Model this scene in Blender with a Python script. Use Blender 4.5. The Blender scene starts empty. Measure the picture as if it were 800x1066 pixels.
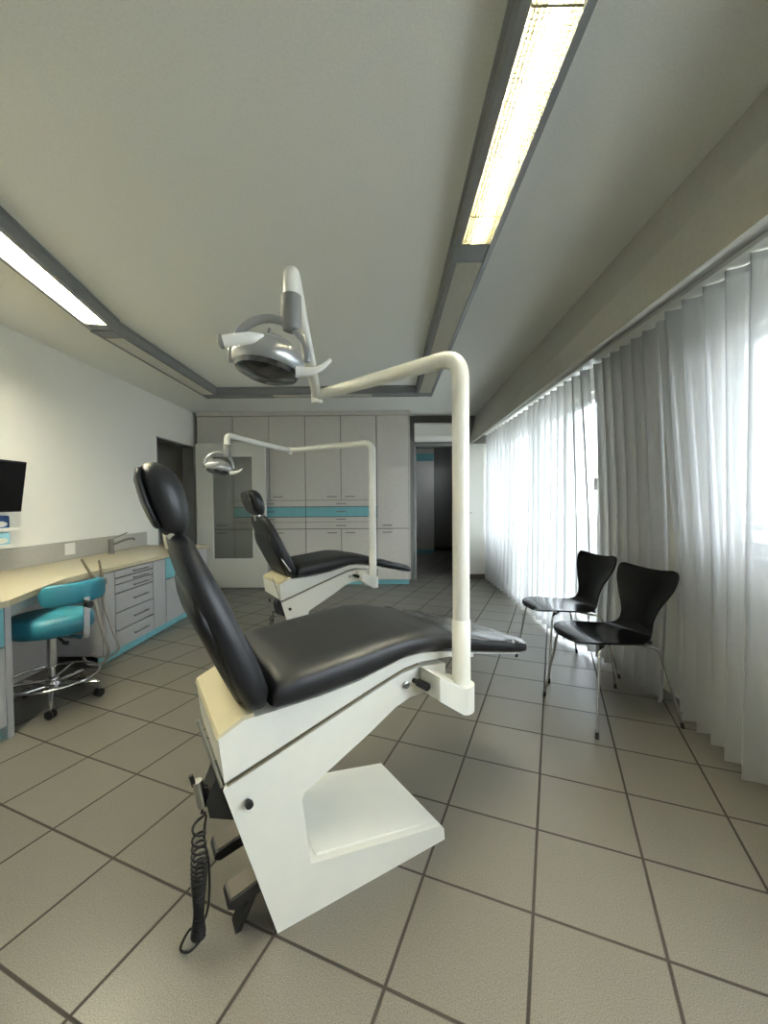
import bpy, bmesh, math, random
from mathutils import Vector, Matrix, Euler
PI = math.pi
random.seed(4)
S = bpy.context.scene
C = S.collection

# ------------------------------------------------------------------ camera, world, exposure
F, CAMH = 429.0, 1.195
pitch, roll, yaw = -0.0247, 0.0072, 0.0093
fw = Vector((0, math.cos(pitch), math.sin(pitch)))
up = Vector((0, -math.sin(pitch), math.cos(pitch)))
rt = Vector((1, 0, 0))
r2 = rt * math.cos(roll) - up * math.sin(roll)
u2 = rt * math.sin(roll) + up * math.cos(roll)
RZ = Matrix.Rotation(yaw, 3, 'Z')
fw, r2, u2 = RZ @ fw, RZ @ r2, RZ @ u2
cam_d = bpy.data.cameras.new('camera')
cam = bpy.data.objects.new('camera', cam_d)
C.objects.link(cam)
cam.matrix_world = Matrix(((r2.x, u2.x, -fw.x, 0), (r2.y, u2.y, -fw.y, 0), (r2.z, u2.z, -fw.z, CAMH), (0, 0, 0, 1)))
cam_d.sensor_fit = 'HORIZONTAL'
cam_d.sensor_width = 36.0
cam_d.lens = 36.0 * F / 800.0
cam_d.clip_start = 0.02
S.camera = cam

SKY_STRENGTH = 3.15
TUBE_STRENGTH = 108.0
w = bpy.data.worlds.new('overcast_sky')
S.world = w
w.use_nodes = True
nt = w.node_tree
bg = nt.nodes['Background']
tc = nt.nodes.new('ShaderNodeTexCoord')
sep = nt.nodes.new('ShaderNodeSeparateXYZ')
rmp = nt.nodes.new('ShaderNodeValToRGB')
nt.links.new(tc.outputs['Generated'], sep.inputs[0])
nt.links.new(sep.outputs['Z'], rmp.inputs[0])
rmp.color_ramp.elements[0].position = 0.0
rmp.color_ramp.elements[0].color = (0.86, 0.92, 1.0, 1)
rmp.color_ramp.elements[1].position = 0.7
rmp.color_ramp.elements[1].color = (0.83, 0.90, 1.0, 1)
nt.links.new(rmp.outputs[0], bg.inputs[0])
bg.inputs[1].default_value = SKY_STRENGTH
S.view_settings.view_transform = 'Standard'
S.view_settings.look = 'None'
S.view_settings.gamma = 1.0
S.view_settings.use_curve_mapping = False
S.view_settings.exposure = 2.25


# ------------------------------------------------------------------ materials
def lin(r, g, b):
    def f(c):
        c /= 255.0
        return c / 12.92 if c <= 0.04045 else ((c + 0.055) / 1.055) ** 2.4
    return (f(r), f(g), f(b), 1)


def base(name):
    m = bpy.data.materials.new(name)
    m.use_nodes = True
    return m, m.node_tree, m.node_tree.nodes['Principled BSDF']


def pm(name, rgb, rough=0.5, metal=0.0, var=0.04, scale=40, bump=0.0, spec=0.5, coat=0.0):
    """principled material with a faint procedural mottling and grain"""
    m, t, b = base(name)
    c = lin(*rgb)
    n = t.nodes.new('ShaderNodeTexNoise')
    n.inputs['Scale'].default_value = scale
    n.inputs['Detail'].default_value = 3
    g = t.nodes.new('ShaderNodeTexCoord')
    t.links.new(g.outputs['Object'], n.inputs['Vector'])
    r = t.nodes.new('ShaderNodeValToRGB')
    r.color_ramp.elements[0].position = 0.3
    r.color_ramp.elements[1].position = 0.7
    r.color_ramp.elements[0].color = (c[0] * (1 - var), c[1] * (1 - var), c[2] * (1 - var), 1)
    r.color_ramp.elements[1].color = (min(1, c[0] * (1 + var)), min(1, c[1] * (1 + var)), min(1, c[2] * (1 + var)), 1)
    t.links.new(n.outputs['Fac'], r.inputs[0])
    t.links.new(r.outputs[0], b.inputs['Base Color'])
    b.inputs['Roughness'].default_value = rough
    b.inputs['Metallic'].default_value = metal
    b.inputs['Specular IOR Level'].default_value = spec
    b.inputs['Coat Weight'].default_value = coat
    b.inputs['Coat Roughness'].default_value = 0.12
    if bump:
        bp = t.nodes.new('ShaderNodeBump')
        bp.inputs['Strength'].default_value = bump
        bp.inputs['Distance'].default_value = 0.002
        t.links.new(n.outputs['Fac'], bp.inputs['Height'])
        t.links.new(bp.outputs[0], b.inputs['Normal'])
    return m


def floor_mat():
    m, t, b = base('grey_floor_tiles')
    L = t.links.new
    N = t.nodes.new
    g = N('ShaderNodeTexCoord')
    mp = N('ShaderNodeMapping')
    mp.vector_type = 'TEXTURE'
    ang = -0.39 + yaw
    ox, oy = 0.3547 * CAMH, 0.9744 * CAMH
    cx = ox * math.cos(yaw) - oy * math.sin(yaw)
    cy = ox * math.sin(yaw) + oy * math.cos(yaw)
    mp.inputs['Location'].default_value = (cx, cy, 0)
    mp.inputs['Rotation'].default_value = (0, 0, ang)
    s = 0.2761 * CAMH
    mp.inputs['Scale'].default_value = (s, s, 1)
    L(g.outputs['Object'], mp.inputs['Vector'])
    sx = N('ShaderNodeSeparateXYZ')
    L(mp.outputs[0], sx.inputs[0])

    def math_(op, a, bb=None):
        q = N('ShaderNodeMath')
        q.operation = op
        for i, v in enumerate((a, bb)):
            if v is None:
                continue
            if isinstance(v, (int, float)):
                q.inputs[i].default_value = v
            else:
                L(v, q.inputs[i])
        return q.outputs[0]
    ds = []
    for ax in ('X', 'Y'):
        f = math_('FRACT', math_('ADD', sx.outputs[ax], 0.5))
        ds.append(math_('ABSOLUTE', math_('SUBTRACT', f, 0.5)))
    d = math_('MINIMUM', ds[0], ds[1])
    mr = N('ShaderNodeMapRange')
    mr.inputs['From Min'].default_value = 0.010
    mr.inputs['From Max'].default_value = 0.017
    L(d, mr.inputs['Value'])
    # per-tile tone
    fl = [math_('FLOOR', sx.outputs[a]) for a in ('X', 'Y')]
    cmb = N('ShaderNodeCombineXYZ')
    L(fl[0], cmb.inputs[0])
    L(fl[1], cmb.inputs[1])
    wn = N('ShaderNodeTexWhiteNoise')
    L(cmb.outputs[0], wn.inputs['Vector'])
    n1 = N('ShaderNodeTexNoise')
    n1.inputs['Scale'].default_value = 330
    n1.inputs['Detail'].default_value = 2
    L(g.outputs['Object'], n1.inputs['Vector'])
    r1 = N('ShaderNodeValToRGB')
    r1.color_ramp.elements[0].position = 0.34
    r1.color_ramp.elements[1].position = 0.66
    r1.color_ramp.elements[0].color = lin(88, 85, 78)
    r1.color_ramp.elements[1].color = lin(122, 118, 108)
    L(n1.outputs['Fac'], r1.inputs[0])
    hv = N('ShaderNodeHueSaturation')
    L(r1.outputs[0], hv.inputs['Color'])
    mv = N('ShaderNodeMapRange')
    mv.inputs['To Min'].default_value = 0.95
    mv.inputs['To Max'].default_value = 1.05
    L(wn.outputs['Value'], mv.inputs['Value'])
    L(mv.outputs[0], hv.inputs['Value'])
    mx = N('ShaderNodeMix')
    mx.data_type = 'RGBA'
    L(mr.outputs[0], mx.inputs['Factor'])
    mx.inputs['A'].default_value = lin(48, 43, 35)
    L(hv.outputs[0], mx.inputs['B'])
    L(mx.outputs['Result'], b.inputs['Base Color'])
    rr = N('ShaderNodeMapRange')
    rr.inputs['To Min'].default_value = 0.8
    rr.inputs['To Max'].default_value = 0.34
    L(mr.outputs[0], rr.inputs['Value'])
    L(rr.outputs[0], b.inputs['Roughness'])
    bp = N('ShaderNodeBump')
    bp.inputs['Strength'].default_value = 0.5
    bp.inputs['Distance'].default_value = 0.003
    L(mr.outputs[0], bp.inputs['Height'])
    L(bp.outputs[0], b.inputs['Normal'])
    return m


def sheer_mat():
    m = bpy.data.materials.new('white_voile')
    m.use_nodes = True
    t = m.node_tree
    t.nodes.clear()
    N = t.nodes.new
    L = t.links.new
    o = N('ShaderNodeOutputMaterial')
    g = N('ShaderNodeTexCoord')
    mp = N('ShaderNodeMapping')
    mp.inputs['Scale'].default_value = (60, 60, 900)
    L(g.outputs['Object'], mp.inputs[0])
    n = N('ShaderNodeTexNoise')
    n.inputs['Scale'].default_value = 1.0
    L(mp.outputs[0], n.inputs['Vector'])
    mr = N('ShaderNodeMapRange')
    mr.inputs['To Min'].default_value = 0.25
    mr.inputs['To Max'].default_value = 0.34
    L(n.outputs['Fac'], mr.inputs['Value'])
    # open weave: the gaps between the threads close as the cloth is seen more edge-on
    lw = N('ShaderNodeLayerWeight')
    lw.inputs['Blend'].default_value = 0.5
    cs = N('ShaderNodeMath')
    cs.operation = 'SUBTRACT'
    cs.inputs[0].default_value = 1.02
    L(lw.outputs['Facing'], cs.inputs[1])
    iv = N('ShaderNodeMath')
    iv.operation = 'DIVIDE'
    iv.inputs[0].default_value = 1.0
    L(cs.outputs[0], iv.inputs[1])
    pw = N('ShaderNodeMath')
    pw.operation = 'POWER'
    L(mr.outputs[0], pw.inputs[0])
    L(iv.outputs[0], pw.inputs[1])
    d = N('ShaderNodeBsdfDiffuse')
    d.inputs[0].default_value = (0.62, 0.62, 0.61, 1)
    tl = N('ShaderNodeBsdfTranslucent')
    tl.inputs[0].default_value = (0.56, 0.56, 0.55, 1)
    tr = N('ShaderNodeBsdfTransparent')
    m1 = N('ShaderNodeMixShader')
    m1.inputs[0].default_value = 0.45
    L(d.outputs[0], m1.inputs[1])
    L(tl.outputs[0], m1.inputs[2])
    m2 = N('ShaderNodeMixShader')
    L(pw.outputs[0], m2.inputs[0])
    L(m1.outputs[0], m2.inputs[1])
    L(tr.outputs[0], m2.inputs[2])
    L(m2.outputs[0], o.inputs[0])
    return m


def glass_mat(name, tint, gloss=0.06):
    m = bpy.data.materials.new(name)
    m.use_nodes = True
    t = m.node_tree
    t.nodes.clear()
    N = t.nodes.new
    L = t.links.new
    o = N('ShaderNodeOutputMaterial')
    tr = N('ShaderNodeBsdfTransparent')
    tr.inputs[0].default_value = tint
    gl = N('ShaderNodeBsdfGlossy')
    gl.inputs['Roughness'].default_value = 0.02
    mx = N('ShaderNodeMixShader')
    mx.inputs[0].default_value = gloss
    L(tr.outputs[0], mx.inputs[1])
    L(gl.outputs[0], mx.inputs[2])
    L(mx.outputs[0], o.inputs[0])
    return m


def film_mat():
    m = bpy.data.materials.new('clear_plastic_film')
    m.use_nodes = True
    t = m.node_tree
    t.nodes.clear()
    N = t.nodes.new
    L = t.links.new
    o = N('ShaderNodeOutputMaterial')
    tr = N('ShaderNodeBsdfTransparent')
    tr.inputs[0].default_value = (0.97, 0.97, 0.97, 1)
    gl = N('ShaderNodeBsdfGlossy')
    gl.inputs['Roughness'].default_value = 0.07
    n = N('ShaderNodeTexNoise')
    n.inputs['Scale'].default_value = 14
    n.inputs['Detail'].default_value = 4
    g = N('ShaderNodeTexCoord')
    L(g.outputs['Object'], n.inputs['Vector'])
    bp = N('ShaderNodeBump')
    bp.inputs['Strength'].default_value = 0.8
    bp.inputs['Distance'].default_value = 0.02
    L(n.outputs['Fac'], bp.inputs['Height'])
    L(bp.outputs[0], gl.inputs['Normal'])
    fr = N('ShaderNodeFresnel')
    fr.inputs[0].default_value = 1.7
    L(bp.outputs[0], fr.inputs['Normal'])
    mx = N('ShaderNodeMixShader')
    L(fr.outputs[0], mx.inputs[0])
    L(tr.outputs[0], mx.inputs[1])
    L(gl.outputs[0], mx.inputs[2])
    # film scatters faintly white; its white glints are painted in by noise
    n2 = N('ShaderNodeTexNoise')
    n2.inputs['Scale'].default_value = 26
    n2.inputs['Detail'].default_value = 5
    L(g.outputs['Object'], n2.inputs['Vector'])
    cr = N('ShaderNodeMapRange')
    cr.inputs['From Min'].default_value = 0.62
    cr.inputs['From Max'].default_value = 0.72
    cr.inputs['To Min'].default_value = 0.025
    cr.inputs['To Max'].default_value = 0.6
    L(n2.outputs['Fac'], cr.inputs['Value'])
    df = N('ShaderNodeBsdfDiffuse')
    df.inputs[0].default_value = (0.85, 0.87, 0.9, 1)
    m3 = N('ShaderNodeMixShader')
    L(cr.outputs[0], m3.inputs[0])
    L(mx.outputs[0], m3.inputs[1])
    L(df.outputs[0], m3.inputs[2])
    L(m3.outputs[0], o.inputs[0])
    return m


def emit_mat(name, col, st):
    m, t, b = base(name)
    b.inputs['Base Color'].default_value = (0.8, 0.8, 0.8, 1)
    b.inputs['Emission Color'].default_value = col
    b.inputs['Emission Strength'].default_value = st
    return m


M = dict(
    floor=floor_mat(),
    ceiling=pm('ceiling_paint', (230, 231, 224), 0.9, bump=0.1, scale=120),
    wall=pm('white_wall_paint', (242, 240, 230), 0.9, bump=0.08, scale=150),
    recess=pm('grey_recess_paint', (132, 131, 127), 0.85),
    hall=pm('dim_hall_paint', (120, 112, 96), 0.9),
    bulk=pm('bulkhead_paint', (184, 183, 174), 0.9),
    cab=pm('grey_cabinet_laminate', (212, 207, 199), 0.45, var=0.03, scale=25),
    cabl=pm('pale_grey_laminate', (182, 181, 180), 0.42, var=0.03, scale=25),
    gap=pm('dark_carcass_gap_shade', (60, 52, 48), 0.8),
    edge=pm('beige_edge_strip', (186, 158, 140), 0.6),
    cyan=pm('turquoise_laminate', (126, 190, 198), 0.42, var=0.05, scale=18),
    handle=pm('grey_bar_handle', (128, 126, 121), 0.4, metal=0.5),
    worktop=pm('cream_worktop', (200, 190, 160), 0.22, var=0.03, scale=60),
    splash=pm('grey_splashback', (178, 176, 168), 0.4),
    chairw=pm('ivory_lacquer', (232, 231, 221), 0.32, var=0.015, scale=12, coat=0.2),
    chairc=pm('aged_cream_plastic', (208, 198, 164), 0.4, var=0.02),
    black_v=pm('black_upholstery', (27, 28, 31), 0.44, var=0.10, scale=220, bump=0.12),
    black_p=pm('black_plastic', (20, 20, 21), 0.45),
    brown_p=pm('worn_pedal_top', (70, 62, 48), 0.5),
    grey_p=pm('grey_plastic', (128, 128, 124), 0.45),
    silver=pm('silver_lacquer', (178, 180, 182), 0.28, metal=0.7, var=0.02),
    chrome=pm('chrome', (215, 215, 215), 0.09, metal=1.0, var=0.01),
    steel=pm('brushed_steel', (180, 180, 176), 0.28, metal=1.0, var=0.03),
    reflector=pm('dark_faceted_reflector', (120, 122, 124), 0.18, metal=0.9, var=0.5, scale=55),
    black_w=pm('black_lacquered_ply', (7, 7, 8), 0.2, var=0.1, scale=30, spec=0.28, coat=0.0),
    rubber=pm('black_rubber', (12, 12, 12), 0.6),
    turq=pm('turquoise_vinyl', (50, 128, 146), 0.36, var=0.05, scale=60, bump=0.05),
    screen=pm('black_screen', (4, 4, 5), 0.5, spec=0.2),
    whitep=pm('white_plastic', (236, 234, 226), 0.35, var=0.01),
    seam=pm('brown_seam', (150, 140, 116), 0.6),
    hose=pm('grey_hose', (150, 146, 138), 0.5),
    tan=pm('dull_instrument', (120, 108, 84), 0.4),
    doorw=pm('white_door_paint', (226, 225, 215), 0.45, var=0.015),
    frame=pm('grey_frame_paint', (150, 150, 146), 0.5),
    housing=pm('grey_light_housing', (136, 138, 138), 0.45, metal=0.2, var=0.02),
    louvre_pale=pm('unlit_louvre_paled', (228, 226, 214), 0.3, var=0.02),
    louvre=pm('lit_louvre_darkened', (128, 122, 96), 0.4, var=0.02),
    lreflect=pm('white_reflector', (240, 238, 225), 0.4),
    tube_on=emit_mat('lit_tube', (1.0, 0.96, 0.78, 1), TUBE_STRENGTH),
    tube_counter=emit_mat('lit_counter_tube', (1.0, 0.96, 0.78, 1), TUBE_STRENGTH * 0.66),
    tube_off=pm('unlit_tube', (235, 235, 230), 0.3),
    sheer=sheer_mat(),
    pane=glass_mat('window_glass', (0.96, 0.98, 0.98, 1)),
    smoke=glass_mat('tinted_door_glass', (0.80, 0.82, 0.80, 1), 0.05),
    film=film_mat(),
    winframe=pm('white_window_frame', (235, 235, 232), 0.4),
    ground=pm('outside_paving', (150, 150, 145), 0.9),
    leaf=pm('leaf_green', (96, 120, 70), 0.7, var=0.3),
    bark=pm('bark_brown', (90, 75, 60), 0.9),
    blue=pm('blue_carton', (40, 84, 150), 0.5, var=0.2, scale=20),
    lblue=pm('pale_blue_carton', (150, 205, 222), 0.5, var=0.1, scale=20),
    skirting=pm('dark_skirting_tile', (96, 88, 78), 0.5),
)


# ------------------------------------------------------------------ mesh helpers
def obj(name, bm, m, parent=None, smooth=None):
    bmesh.ops.recalc_face_normals(bm, faces=bm.faces)
    me = bpy.data.meshes.new(name)
    bm.to_mesh(me)
    bm.free()
    me.materials.append(M[m])
    if smooth is not None:
        me.polygons.foreach_set('use_smooth', [True] * len(me.polygons))
        if smooth < 180:
            me.set_sharp_from_angle(angle=math.radians(smooth))
    o = bpy.data.objects.new(name, me)
    C.objects.link(o)
    if parent:
        o.parent = parent
    return o


def tag(o, label, cat, group=None):
    o['label'] = label
    o['category'] = cat
    if group:
        o['group'] = group
    return o


def thing(name, label, cat, loc=(0, 0, 0), rz=0.0, group=None):
    o = bpy.data.objects.new(name, None)
    C.objects.link(o)
    o.empty_display_size = 0.1
    o.location = loc
    o.rotation_euler = (0, 0, rz)
    return tag(o, label, cat, group)


def struct(name, bm, m, parent=None, smooth=None):
    o = obj(name, bm, m, parent, smooth)
    if not parent:
        o['kind'] = 'structure'
    return o


def copy_thing(r, loc, rz, label):
    def cp(o, par):
        c = o.copy()
        C.objects.link(c)
        c.parent = par
        for ch in o.children:
            cp(ch, c)
        return c
    n = cp(r, None)
    n.location = loc
    n.rotation_euler = (0, 0, rz)
    n['label'] = label
    return n


def add_box(bm, x0, x1, y0, y1, z0, z1, bev=0.0, mat=None, seg=2):
    vs = [bm.verts.new(p) for p in ((x0, y0, z0), (x1, y0, z0), (x1, y1, z0), (x0, y1, z0),
                                    (x0, y0, z1), (x1, y0, z1), (x1, y1, z1), (x0, y1, z1))]
    fs = [bm.faces.new([vs[i] for i in f]) for f in ((0, 3, 2, 1), (4, 5, 6, 7), (0, 1, 5, 4), (1, 2, 6, 5), (2, 3, 7, 6), (3, 0, 4, 7))]
    out = list(vs)
    if bev:
        es = list({e for f in fs for e in f.edges})
        r = bmesh.ops.bevel(bm, geom=es, offset=bev, segments=seg, affect='EDGES', profile=0.6)
        out = list({v for f in r['faces'] for v in f.verts} | {v for v in vs if v.is_valid})
        linked = set(out)
        out = list(linked)
    if mat is not None:
        bmesh.ops.transform(bm, matrix=mat, verts=[v for v in out if v.is_valid])
    return out


def box(x0, x1, y0, y1, z0, z1, bev=0.0, mat=None, seg=2):
    bm = bmesh.new()
    add_box(bm, min(x0, x1), max(x0, x1), min(y0, y1), max(y0, y1), min(z0, z1), max(z0, z1), bev, mat, seg)
    return bm


def add_rings(bm, rings, cap=True, closed_loop=False):
    vr = [[bm.verts.new(p) for p in r] for r in rings]
    n = len(vr[0])
    k = len(vr)
    for i in range(k if closed_loop else k - 1):
        a, b = vr[i], vr[(i + 1) % k]
        for j in range(n):
            bm.faces.new((a[j], a[(j + 1) % n], b[(j + 1) % n], b[j]))
    if cap and not closed_loop:
        bm.faces.new(vr[0][::-1])
        bm.faces.new(vr[-1])


def smooth_path(pts, sub=6):
    P = [Vector(p) for p in pts]
    out = []
    for i in range(len(P) - 1):
        p0 = P[max(i - 1, 0)]
        p1, p2 = P[i], P[i + 1]
        p3 = P[min(i + 2, len(P) - 1)]
        for s in range(sub):
            t = s / sub
            out.append(0.5 * ((2 * p1) + (p2 - p0) * t + (2 * p0 - 5 * p1 + 4 * p2 - p3) * t * t + (3 * p1 - p0 - 3 * p2 + p3) * t ** 3))
    out.append(P[-1])
    return out


def round_path(pts, r, seg=6):
    """polyline with filleted corners"""
    P = [Vector(p) for p in pts]
    out = [P[0]]
    for i in range(1, len(P) - 1):
        a, b, c = P[i - 1], P[i], P[i + 1]
        d1, d2 = (a - b), (c - b)
        rr = min(r, d1.length * 0.49, d2.length * 0.49)
        s, e = b + d1.normalized() * rr, b + d2.normalized() * rr
        for k in range(seg + 1):
            t = k / seg
            out.append(s * (1 - t) ** 2 + b * 2 * t * (1 - t) + e * t * t)
    out.append(P[-1])
    return out


def add_tube(bm, path, rad, n=12, closed=False):
    P = [Vector(p) for p in path]
    k = len(P)
    rads = rad if isinstance(rad, (list, tuple)) else [rad] * k
    ref = None
    rings = []
    for i in range(k):
        if closed:
            t = (P[(i + 1) % k] - P[i - 1]).normalized()
        else:
            t = (P[min(i + 1, k - 1)] - P[max(i - 1, 0)]).normalized()
        if ref is None:
            ref = t.orthogonal().normalized()
        ref = (ref - t * ref.dot(t))
        if ref.length < 1e-6:
            ref = t.orthogonal()
        ref.normalize()
        b = t.cross(ref)
        rings.append([P[i] + (ref * math.cos(2 * PI * j / n) + b * math.sin(2 * PI * j / n)) * rads[i] for j in range(n)])
    add_rings(bm, rings, True, closed)


def tube(path, rad, n=12, closed=False):
    bm = bmesh.new()
    add_tube(bm, path, rad, n, closed)
    return bm


def add_lathe(bm, prof, mat=None, n=28):
    """prof: list of (r, z); closed by caps"""
    rings = []
    for r, z in prof:
        r = max(r, 1e-4)
        ring = [Vector((r * math.cos(2 * PI * j / n), r * math.sin(2 * PI * j / n), z)) for j in range(n)]
        if mat is not None:
            ring = [mat @ p for p in ring]
        rings.append(ring)
    add_rings(bm, rings)


def lathe(prof, mat=None, n=28):
    bm = bmesh.new()
    add_lathe(bm, prof, mat, n)
    return bm


def prism(pa, pb, bev=0.0, seg=2):
    """loft between two polygons of equal length (lists of 3D points)"""
    bm = bmesh.new()
    va = [bm.verts.new(p) for p in pa]
    vb = [bm.verts.new(p) for p in pb]
    n = len(va)
    for j in range(n):
        bm.faces.new((va[j], va[(j + 1) % n], vb[(j + 1) % n], vb[j]))
    f1 = bm.faces.new(va[::-1])
    f2 = bm.faces.new(vb)
    if bev:
        es = [e for e in bm.edges if len(e.link_faces) == 2 and e.calc_face_angle(0) > 0.25]
        bmesh.ops.bevel(bm, geom=es, offset=bev, segments=seg, affect='EDGES', profile=0.6)
    return bm


def side(prof, v0, v1, bev=0.0, seg=2):
    return prism([(a, v0, b) for a, b in prof], [(a, v1, b) for a, b in prof], bev, seg)


def lerp_tab(tab, x):
    if x <= tab[0][0]:
        return tab[0][1:]
    for a, b in zip(tab, tab[1:]):
        if x <= b[0]:
            t = (x - a[0]) / (b[0] - a[0])
            t = t * t * (3 - 2 * t) if False else t
            return tuple(p + (q - p) * t for p, q in zip(a[1:], b[1:]))
    return tab[-1][1:]


def align(p, d):
    """matrix placing local +Z along d at p"""
    return Matrix.Translation(Vector(p)) @ Vector(d).to_track_quat('Z', 'Y').to_matrix().to_4x4()


# ------------------------------------------------------------------ room
XL, XR, YB, YF, ZC = -2.8, 1.74, 6.33, -3.6, 2.5
struct('floor', box(-4.6, XR + 0.3, YF - 0.1, 10.2, -0.08, 0.0), 'floor')
struct('ceiling', box(-4.6, XR + 0.3, YF - 0.1, 10.2, ZC, ZC + 0.1), 'ceiling')
# left wall with the doorway (y 4.95 .. 5.78, up to 2.03)
bm = bmesh.new()
add_box(bm, XL - 0.14, XL, YF, 4.99, 0, ZC)
add_box(bm, XL - 0.14, XL, 5.92, YB, 0, ZC)
add_box(bm, XL - 0.14, XL, 4.99, 5.92, 2.01, ZC)
struct('wall_left', bm, 'wall')
# back wall with the passage (x 0.42 .. 1.16, up to 2.06)
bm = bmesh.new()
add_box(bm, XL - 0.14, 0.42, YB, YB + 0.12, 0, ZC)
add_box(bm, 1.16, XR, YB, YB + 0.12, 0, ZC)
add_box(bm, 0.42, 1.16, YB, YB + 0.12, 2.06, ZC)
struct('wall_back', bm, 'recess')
struct('wall_front', box(XL - 0.14, XR + 0.2, YF - 0.12, YF, 0, ZC), 'wall')
# right wall with three window openings
W = [(-1.3, 2.15, 0.93, 2.02), (3.44, 4.93, 0.03, 2.12), (5.03, 6.2, 0.62, 2.12)]  # near window runs on unseen and bare behind the camera, added for daylight
bm = bmesh.new()
xs0, xs1 = XR, XR + 0.22
ys = [YF] + [q for a in W for q in a[:2]] + [YB]
for i in range(0, len(ys), 2):
    add_box(bm, xs0, xs1, ys[i], ys[i + 1], 0, ZC)
for y0, y1, z0, z1 in W:
    add_box(bm, xs0, xs1, y0, y1, 0, z0)
    add_box(bm, xs0, xs1, y0, y1, z1, ZC)
struct('wall_right', bm, 'wall')
for i, (y0, y1, z0, z1) in enumerate(W):
    fr = bmesh.new()
    t = 0.055
    xa, xb = XR + 0.05, XR + 0.12
    add_box(fr, xa, xb, y0, y1, z0, z0 + t)
    add_box(fr, xa, xb, y0, y1, z1 - t, z1)
    add_box(fr, xa, xb, y0, y0 + t, z0 + t, z1 - t)
    add_box(fr, xa, xb, y1 - t, y1, z0 + t, z1 - t)
    nm = 3 if i == 0 else 1 if i == 2 else 2
    for k in range(1, nm):
        ym = y0 + (y1 - y0) * k / nm
        add_box(fr, xa, xb, ym - 0.045, ym + 0.045, z0 + t, z1 - t)
    if i == 0:
        add_box(fr, xa, xb, y0 + t, y1 - t, 1.04, 1.07)
    wd = struct('window_%d' % (i + 1), fr, 'winframe')
    struct('pane', box(XR + 0.08, XR + 0.09, y0 + t, y1 - t, z0 + t, z1 - t), 'pane', wd)
    struct('window_sill', box(XR - 0.03, XR + 0.05, y0, y1, z0 - 0.025, z0, 0.004), 'winframe', wd)
# a hinge block on the edge of the glazed door in the right wall
obj('hinge', box(XR - 0.012, XR + 0.05, 3.445, 3.48, 1.28, 1.38, 0.004), 'steel', bpy.data.objects['window_2'])

# bulkhead above the curtains and the pocket behind it
bm = bmesh.new()


def bulk_profile(y):      # its face is not quite parallel with the room axis and leans a little
    lo, hi = 1.14 + 0.017 * y, 1.175 + 0.027 * y
    return [(lo, y, 2.06), (lo + 0.03, y, 2.06), (lo + 0.04, y, 2.215), (XR, y, 2.215), (XR, y, ZC), (hi, y, ZC)]


A = bulk_profile(YF)
B = bulk_profile(YB)
va = [bm.verts.new(p) for p in A]
vb = [bm.verts.new(p) for p in B]
for j in range(6):
    bm.faces.new((va[j], va[(j + 1) % 6], vb[(j + 1) % 6], vb[j]))
bm.faces.new(va[::-1])
bm.faces.new(vb)
struct('trim_1', bm, 'bulk')
# skirting on the back wall, right part, and left wall
struct('baseboard_back', box(1.165, XR, YB - 0.012, YB, 0, 0.075, 0.002), 'skirting')
# doorway casing, left wall
bm = bmesh.new()
for y in (4.99, 5.905):
    add_box(bm, XL - 0.142, XL + 0.006, y, y + 0.015, 0, 2.01)
add_box(bm, XL - 0.142, XL + 0.006, 4.99, 5.92, 1.995, 2.01)
struct('trim_2', bm, 'frame')
# passage casing, back wall
bm = bmesh.new()
add_box(bm, 0.405, 0.44, YB - 0.015, YB + 0.13, 0, 2.075)
add_box(bm, 1.14, 1.175, YB - 0.015, YB + 0.13, 0, 2.075)
add_box(bm, 0.405, 1.175, YB - 0.015, YB + 0.13, 2.045, 2.08)
struct('trim_3', bm, 'frame')
# hall beyond the left doorway
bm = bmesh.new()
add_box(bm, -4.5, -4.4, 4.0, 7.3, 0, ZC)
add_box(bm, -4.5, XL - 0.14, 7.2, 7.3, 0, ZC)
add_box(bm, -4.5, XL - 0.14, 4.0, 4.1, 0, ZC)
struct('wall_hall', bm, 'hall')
struct('wall_hall_end', box(-4.4, XL - 0.16, 6.35, 6.42, 0, ZC), 'doorw')
# room beyond the passage
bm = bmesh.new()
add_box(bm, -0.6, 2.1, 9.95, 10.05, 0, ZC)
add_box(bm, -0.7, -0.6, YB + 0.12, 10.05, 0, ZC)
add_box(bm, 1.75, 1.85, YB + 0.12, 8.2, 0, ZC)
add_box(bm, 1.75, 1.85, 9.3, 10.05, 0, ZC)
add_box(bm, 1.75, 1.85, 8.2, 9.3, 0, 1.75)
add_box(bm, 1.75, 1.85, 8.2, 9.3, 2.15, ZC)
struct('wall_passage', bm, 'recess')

fr = bmesh.new()  # unseen window added to brighten the room beyond the passage
add_box(fr, 1.78, 1.83, 8.2, 9.3, 1.75, 1.81)
add_box(fr, 1.78, 1.83, 8.2, 9.3, 2.09, 2.15)
for q in (8.2, 8.72, 9.24):
    add_box(fr, 1.78, 1.83, q, q + 0.06, 1.81, 2.09)
wd = struct('window_4', fr, 'winframe')
struct('pane', box(1.80, 1.81, 8.21, 9.29, 1.80, 2.1), 'pane', wd)

# white door at the back right, shut
dr = struct('door_2', box(1.19, 1.62, YB - 0.028, YB - 0.002, 0.078, 2.07, 0.003), 'doorw')
hb = tube(round_path([(1.228, YB - 0.03, 1.02), (1.228, YB - 0.07, 1.02), (1.28, YB - 0.07, 1.02)], 0.012), 0.007)
add_lathe(hb, [(0.02, 0), (0.02, 0.006)], align((1.228, YB - 0.028, 1.02), (0, -1, 0)), 16)
struct('door_handle', hb, 'steel', dr)

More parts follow.
